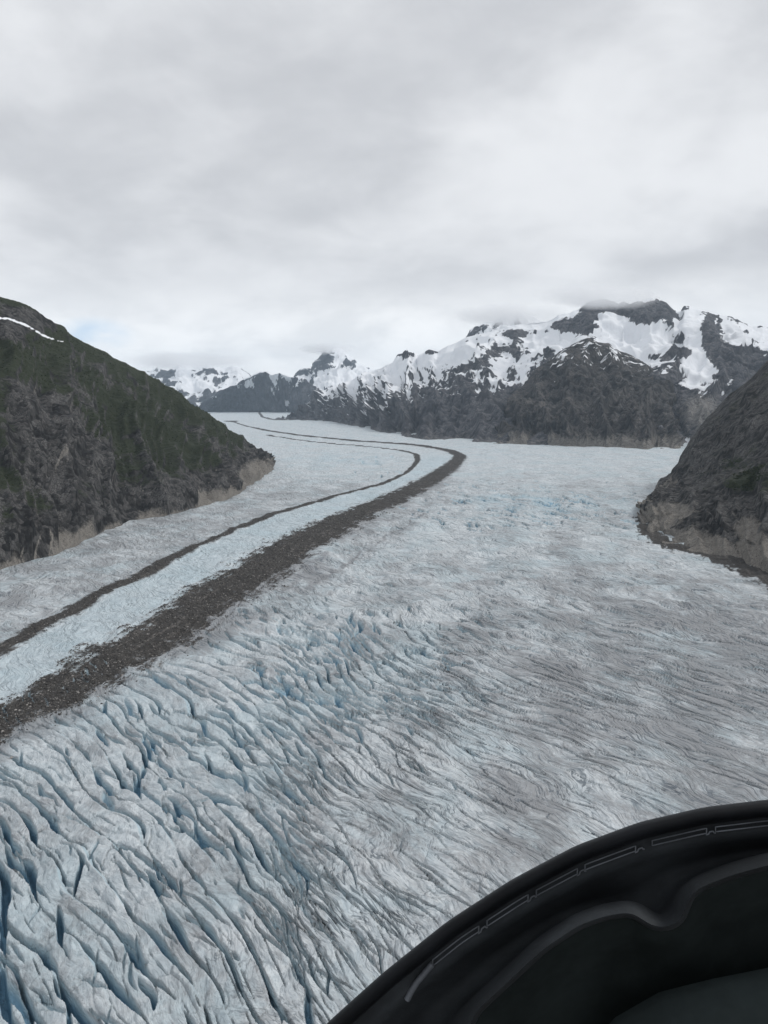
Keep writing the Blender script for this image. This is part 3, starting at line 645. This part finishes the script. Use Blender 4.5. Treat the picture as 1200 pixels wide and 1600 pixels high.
# ------------------------------------------------------------------ rubble, scrub
def ico():
    g = (1 + 5 ** 0.5) / 2
    v = np.array([(-1, g, 0), (1, g, 0), (-1, -g, 0), (1, -g, 0), (0, -1, g), (0, 1, g), (0, -1, -g), (0, 1, -g), (g, 0, -1), (g, 0, 1), (-g, 0, -1), (-g, 0, 1)], float)
    f = np.array([(0, 11, 5), (0, 5, 1), (0, 1, 7), (0, 7, 10), (0, 10, 11), (1, 5, 9), (5, 11, 4), (11, 10, 2), (10, 7, 6), (7, 1, 8), (3, 9, 4), (3, 4, 2), (3, 2, 6), (3, 6, 8), (3, 8, 9), (4, 9, 5), (2, 4, 11), (6, 2, 10), (8, 6, 7), (9, 8, 1)], np.int32)
    return v / np.linalg.norm(v[0]), f
IV, IF = ico()
def scatter(name, P, size, flat, jit, mat, label, cat):
    n = len(P)
    a = rng.uniform(0, 6.283, n); c, s_ = np.cos(a), np.sin(a)
    B = IV[None] * (1 + rng.uniform(-jit, jit, (n, 12, 1))) * size[:, None, None] * np.array([1, 1, flat]) * rng.uniform(0.75, 1.3, (n, 1, 3))
    R = np.stack([B[..., 0] * c[:, None] - B[..., 1] * s_[:, None], B[..., 0] * s_[:, None] + B[..., 1] * c[:, None], B[..., 2]], -1) + P[:, None, :]
    Fc = IF[None] + (np.arange(n) * 12)[:, None, None]
    tone = np.repeat(rng.random(n), 12)
    return link(name, make_mesh(name, R.reshape(-1, 3), Fc.reshape(-1, 3), {'tone': tone}, mat, False), None, label, cat, 'stuff')

m, t, out = material('rubble_stone'); b = t.new('ShaderNodeBsdfPrincipled'); t.l.new(b.outputs[0], out.inputs[0]); b.inputs['Roughness'].default_value = 0.95
t.put(b.inputs['Base Color'], t.mix(t.m('POWER', t.attr('tone'), 5.0), (0.05, 0.047, 0.044), (0.34, 0.32, 0.30)))
wgt = (mor_w > 0.35) * 1.0 + 0.6 * (mor_t > 0.5) + 0.02 * ((dw - ww > 0) & (dw - ww < 30) & right_of)
wgt = wgt * (GY < 1500) * (np.abs(GX / GY) < 0.6)
pk = rng.choice(wgt.size, 9000, p=(wgt / wgt.sum()).ravel())
sz = 0.22 + 0.55 * rng.random(9000) ** 4 + 0.0004 * GY.ravel()[pk]
Pp = GV[pk] + np.stack([rng.normal(0, 0.5, 9000), rng.normal(0, 0.8, 9000), sz * 0.15], 1)
scatter('moraine_rubble', Pp, sz, 0.75, 0.28, m, 'loose grey stones strewn over the dark moraine bands', 'rubble')

m, t, out = material('scrub'); b = t.new('ShaderNodeBsdfPrincipled'); t.l.new(b.outputs[0], out.inputs[0]); b.inputs['Roughness'].default_value = 0.9
b.inputs['Specular IOR Level'].default_value = 0.1
t.put(b.inputs['Base Color'], t.mix(t.attr('tone'), (0.012, 0.019, 0.010), (0.042, 0.050, 0.022)))
for (c, a, _), n, lab in ((LC, 8000, 'low dark green scrub covering the left hillside'), (RC, 1800, 'low green scrub on the ledges of the right slope')):
    wv = np.clip(a['veg'] - 0.45, 0, 0.4) * (c['T'].ravel() < 1.02) * (np.abs(c['px'].ravel() - 600) < 760)
    wv = wv * (fbm(c['X'] / 40, c['Y'] / 40, 3).ravel() > -0.15)
    pk = rng.choice(wv.size, n, p=wv / wv.sum())
    sz = rng.uniform(0.6, 1.6, n) * rng.uniform(0.7, 1.2, n)
    Pp = c['P'].reshape(-1, 3)[pk] + rng.normal(0, 1.6, (n, 3)) * np.array([1, 1, 0.3])
    scatter('scrub', Pp, sz, 0.55, 0.3, m, lab, 'scrub')

# ------------------------------------------------------------------ the aircraft's dark cowl at the lower right
def spline(pts, n):
    a = np.array(pts, float); k = np.concatenate([[0], np.cumsum(np.linalg.norm(np.diff(a[:, :2], axis=0), axis=1))]); k /= k[-1]
    s_ = np.linspace(0, 1, n); r = np.stack([np.interp(s_, k, a[:, i]) for i in range(a.shape[1])], 1)
    return smooth(r, max(2, n // 60))
RIM = spline([(330, 1830), (420, 1700), (512, 1600), (600, 1521), (700, 1441), (800, 1376), (900, 1323), (1000, 1286), (1100, 1263), (1200, 1251), (1330, 1248), (1480, 1262), (1650, 1300)], 160)
RIDGE = spline([(640, 1900), (690, 1700), (745, 1579), (850, 1482), (905, 1446), (943, 1432), (985, 1425), (1003, 1436), (1018, 1447), (1040, 1450), (1062, 1441), (1072, 1420), (1076, 1402), (1092, 1388), (1142, 1368), (1200, 1352), (1330, 1335), (1480, 1340), (1650, 1370)], 160)
RIDGE = resample([tuple(r) for r in RIDGE], 160)
def seen(c, dpt):                        # a curve of pixels at a real distance (metres along the view)
    r = ray(c[:, 0], c[:, 1]); ax = np.array([0, CP, -SP]); k = np.asarray(dpt) / (r @ ax)
    return r * np.reshape(k, (-1, 1)) + np.array([0, 0, H])
def inward(c, o):
    tg = np.gradient(c, axis=0); tg /= np.linalg.norm(tg, axis=1)[:, None]
    return c + np.stack([-tg[:, 1], tg[:, 0]], 1) * o
def strip(curves, close=False):
    S = np.stack(curves, 0); return S.reshape(-1, 3), grid_quads(S.shape[0], S.shape[1])
def dark_plastic(name, col, rough, spec, sc, bump):
    m, t, out = material(name); b = t.new('ShaderNodeBsdfPrincipled'); t.l.new(b.outputs[0], out.inputs[0])
    p = t.vm('SUBTRACT', t.pos(), (0, 0, H))
    n = t.noise(p, sc, 5, 0.6); b.inputs['Specular IOR Level'].default_value = spec
    t.put(b.inputs['Base Color'], t.mix(t.ss(n, 0.35, 0.7), tuple(0.7 * x for x in col), tuple(1.35 * x for x in col)))
    t.put(b.inputs['Roughness'], t.m('ADD', rough - 0.1, t.m('MULTIPLY', n, 0.2)))
    bp = t.new('ShaderNodeBump'); bp.inputs['Strength'].default_value = bump; bp.inputs['Distance'].default_value = 0.001
    t.put(bp.inputs['Height'], t.noise(p, sc * 25, 3, 0.6)); t.put(b.inputs['Normal'], bp.outputs[0])
    return m
P_RIM = dark_plastic('rubber_black', (0.008, 0.009, 0.011), 0.55, 0.12, 14, 0.25)
P_LINER = dark_plastic('liner_black', (0.032, 0.036, 0.040), 0.65, 0.14, 9, 0.35)
P_TRIM = dark_plastic('trim_grey', (0.115, 0.125, 0.14), 0.5, 0.3, 20, 0.2)
P_WELL = dark_plastic('well_black', (0.018, 0.023, 0.023), 0.8, 0.05, 6, 0.2)
P_PANEL = dark_plastic('panel_grey', (0.036, 0.046, 0.047), 0.75, 0.1, 5, 0.3)
cowl = bpy.data.objects.new('instrument_cowl', None); COL.objects.link(cowl); cowl.location = seen(np.array([[1200.0, 1700.0]]), 0.9)[0]
cowl['label'] = 'black moulded aircraft cowl with a curved rim in the lower right corner'; cowl['category'] = 'cowl'
def cpart(name, V, Q, mat, smooth_=True, parent=None, thick=0.0):
    me = make_mesh(name, V, Q, None, mat, smooth_); o = link(name, me, parent or cowl)
    co = np.asarray(V, np.float64).reshape(-1, 3) - np.array(cowl.location)
    me.vertices.foreach_set('co', co.astype(np.float32).ravel()); me.update()
    if thick:
        md = o.modifiers.new('thickness', 'SOLIDIFY'); md.thickness = thick; md.offset = -1
    return o
D0 = 0.86
# rolled rim: outer skirt, crown, inner drop
rim = [seen(inward(RIM, -2), D0 + 0.10), seen(inward(RIM, -1), D0 + 0.03), seen(RIM, D0), seen(inward(RIM, 5), D0 - 0.010), seen(inward(RIM, 13), D0 - 0.014), seen(inward(RIM, 21), D0 - 0.010), seen(inward(RIM, 25), D0 + 0.004)]
cpart('rim', *strip(rim), P_RIM)
mid_c = 0.5 * (inward(RIM, 60) + RIDGE)
liner = [seen(inward(RIM, 24.5), D0 + 0.006), seen(inward(RIM, 27), D0 + 0.012), seen(inward(RIM, 44), D0 + 0.004), seen(inward(RIM, 58), D0 + 0.016),
         seen(0.72 * inward(RIM, 60) + 0.28 * RIDGE, D0 + 0.045), seen(mid_c, D0 + 0.050), seen(0.25 * inward(RIM, 60) + 0.75 * RIDGE, D0 + 0.025), seen(inward(RIDGE, -20), D0 - 0.020), seen(inward(RIDGE, -7), D0 - 0.045), seen(RIDGE, D0 - 0.052)]
cpart('liner', *strip(liner), P_LINER)
lip = [seen(inward(RIDGE, -0.3), D0 - 0.0525), seen(inward(RIDGE, 3), D0 - 0.048), seen(inward(RIDGE, 6), D0 - 0.03), seen(inward(RIDGE, 7), D0 + 0.06)]
cpart('inner_lip', *strip(lip), P_LINER)
well = [seen(inward(RIDGE, 5), D0 + 0.055), seen(inward(RIDGE, 40) * 0.9 + 0.1 * np.array([1150, 1750]), D0 + 0.12), seen(RIDGE * 0.55 + 0.45 * np.array([1150, 1800]), D0 + 0.14), seen(RIDGE * 0.3 + 0.7 * np.array([1150, 1850]), D0 + 0.05), seen(RIDGE * 0.05 + 0.95 * np.array([1150, 1900]), D0 - 0.05)]
cpart('well', *strip(well), P_WELL)
PANEL = np.array([(880, 1760), (905, 1660), (960, 1590), (1030, 1550), (1110, 1530), (1200, 1512), (1330, 1500), (1500, 1510)], float)
pc = resample([tuple(q) for q in PANEL], 60)
cpart('recess_panel', *strip([seen(pc, D0 + 0.075), seen(pc + (4, 14), D0 + 0.060), seen(pc + (30, 90), D0 + 0.03), seen(pc + (60, 260), D0 - 0.02)]), P_PANEL)
# edging clips: slim looped tabs along the rim
def tube(path, r, n=6):
    path = np.asarray(path); tg = np.gradient(path, axis=0); tg /= np.linalg.norm(tg, axis=1)[:, None]
    ref = np.array([0, -CP, SP]); s1 = np.cross(tg, ref); s1 /= np.linalg.norm(s1, axis=1)[:, None]; s2 = np.cross(tg, s1)
    a_ = np.linspace(0, 2 * math.pi, n, endpoint=False)
    V = path[:, None] + r * (np.cos(a_)[None, :, None] * s1[:, None] + np.sin(a_)[None, :, None] * s2[:, None])
    k = len(path); i = np.arange(k * n).reshape(k, n); j = np.roll(i, -1, 1)
    return V.reshape(-1, 3), np.stack([i[:-1], j[:-1], j[1:], i[1:]], -1).reshape(-1, 4)
for (x0, x1) in ((676, 748), (761, 825), (838, 902), (914, 993), (1019, 1104), (1118, 1206), (1222, 1310)):
    seg = np.linspace(x0, x1, 26)
    rx = RIM[:, 0]
    def off(o, xs):
        c = inward(RIM, o); return np.stack([xs, np.interp(xs, c[:, 0], c[:, 1])], 1)
    top = off(31, seg); bot = off(38.5, seg[::-1])
    loop = np.concatenate([top, bot, top[:2]])
    V, Q = tube(seen(loop, D0 + 0.002), 0.00075)
    cpart('edging_clip', V, Q, P_TRIM)
    gap = np.concatenate([off(40.5, np.linspace(x1 - 1, x1 + 3, 4)), off(37, np.linspace(x1 + 5, x1 + 10, 4)), off(40, np.linspace(x1 + 12, x1 + 14, 3))])
    V, Q = tube(seen(gap, D0 + 0.003), 0.0009); cpart('edging_joint', V, Q, P_TRIM)
tail = np.array([(676, 1506), (664, 1520), (652, 1534), (643, 1548), (636, 1562)], float)
V, Q = tube(seen(resample([tuple(q) for q in tail], 20), D0 + 0.004), 0.0035, 8)
cpart('edging_tail', V, Q, P_TRIM)

# ------------------------------------------------------------------ low cloud on the summits
def cloud_material(name, dens, sc):
    m, t, out = material(name)
    v = t.new('ShaderNodeVolumePrincipled'); t.l.new(v.outputs[0], out.inputs['Volume'])
    v.inputs['Color'].default_value = (0.97, 0.975, 0.985, 1); v.inputs['Anisotropy'].default_value = 0.2
    g = t.new('ShaderNodeTexCoord').outputs['Object']
    ln = t.new('ShaderNodeVectorMath', operation='LENGTH'); t.put(ln.inputs[0], g)
    fall = t.ss(ln.outputs['Value'], 0.25, 1.0, 1.0, 0.0)
    n = t.noise(t.pos(), sc, 4, 0.6)
    q = t.m('SUBTRACT', t.m('ADD', t.m('MULTIPLY', fall, 0.75), n), 0.85, clamp=True)
    t.put(v.inputs['Density'], t.m('MULTIPLY', q, dens))
    return m
def low_cloud(px, py, Y, rx, ry, rd, dens, sc, label):
    c = at(np.array([px]), np.array([py]), np.array([Y]))[0]; k = Y / F
    nu, nv = 24, 13
    th = np.linspace(0, 2 * math.pi, nu, endpoint=False); phi = np.linspace(0.06, math.pi - 0.06, nv)
    V = np.stack([np.cos(th)[None] * np.sin(phi)[:, None], np.sin(th)[None] * np.sin(phi)[:, None], np.cos(phi)[:, None] + 0 * th[None]], -1)
    V = V * (1 + 0.0 * V[..., :1])
    i = np.arange(nv * nu).reshape(nv, nu); j = np.roll(i, -1, 1)
    Q = np.stack([i[:-1], i[1:], j[1:], j[:-1]], -1).reshape(-1, 4)
    V = np.concatenate([V.reshape(-1, 3), [(0, 0, 1), (0, 0, -1)]]); top, bot = nv * nu, nv * nu + 1
    Qt = np.stack([np.full(nu, top), i[0], j[0], j[0]], -1)
    me = bpy.data.meshes.new('low_cloud')
    faces = [tuple(q) for q in Q] + [(top, int(a), int(b_)) for a, b_ in zip(i[0], j[0])] + [(bot, int(b_), int(a)) for a, b_ in zip(i[-1], j[-1])]
    me.from_pydata([tuple(v) for v in V], [], faces); me.materials.append(cloud_material('cloud', dens, sc))
    o = link('low_cloud', me, None, label, 'cloud', 'stuff'); o.location = c; o.scale = (rx * k, rd, ry * k)
    return o
low_cloud(300, 564, 15000, 170, 22, 900, 0.0050, 0.0011, 'low cloud sitting on the far range at the left')
low_cloud(505, 545, 14600, 80, 15, 700, 0.005, 0.0014, 'wisp of cloud on the tip of the pointed peak')
low_cloud(795, 492, 7900, 150, 28, 450, 0.011, 0.0026, 'cloud bank hiding the faint crag behind the massif')
low_cloud(930, 464, 6000, 160, 30, 420, 0.014, 0.0030, 'thin cloud on the highest top of the snowy massif')

# ------------------------------------------------------------------ the air
m, t, out = material('haze')
v = t.new('ShaderNodeVolumePrincipled'); t.l.new(v.outputs[0], out.inputs['Volume'])
v.inputs['Color'].default_value = (0.70, 0.85, 1.0, 1); v.inputs['Density'].default_value = 2.1e-5; v.inputs['Anisotropy'].default_value = 0.1
x0, x1, y0, y1, z0, z1 = -16200, 16200, -5200, 24200, -36, 1500
hv = [(x, y, z) for z in (z0, z1) for y in (y0, y1) for x in (x0, x1)]
link('haze', make_mesh('haze', hv, [(0, 2, 3, 1), (4, 5, 7, 6), (0, 1, 5, 4), (2, 6, 7, 3), (0, 4, 6, 2), (1, 3, 7, 5)], None, m, False), None,
     'pale haze filling the valley air', 'haze', 'stuff')
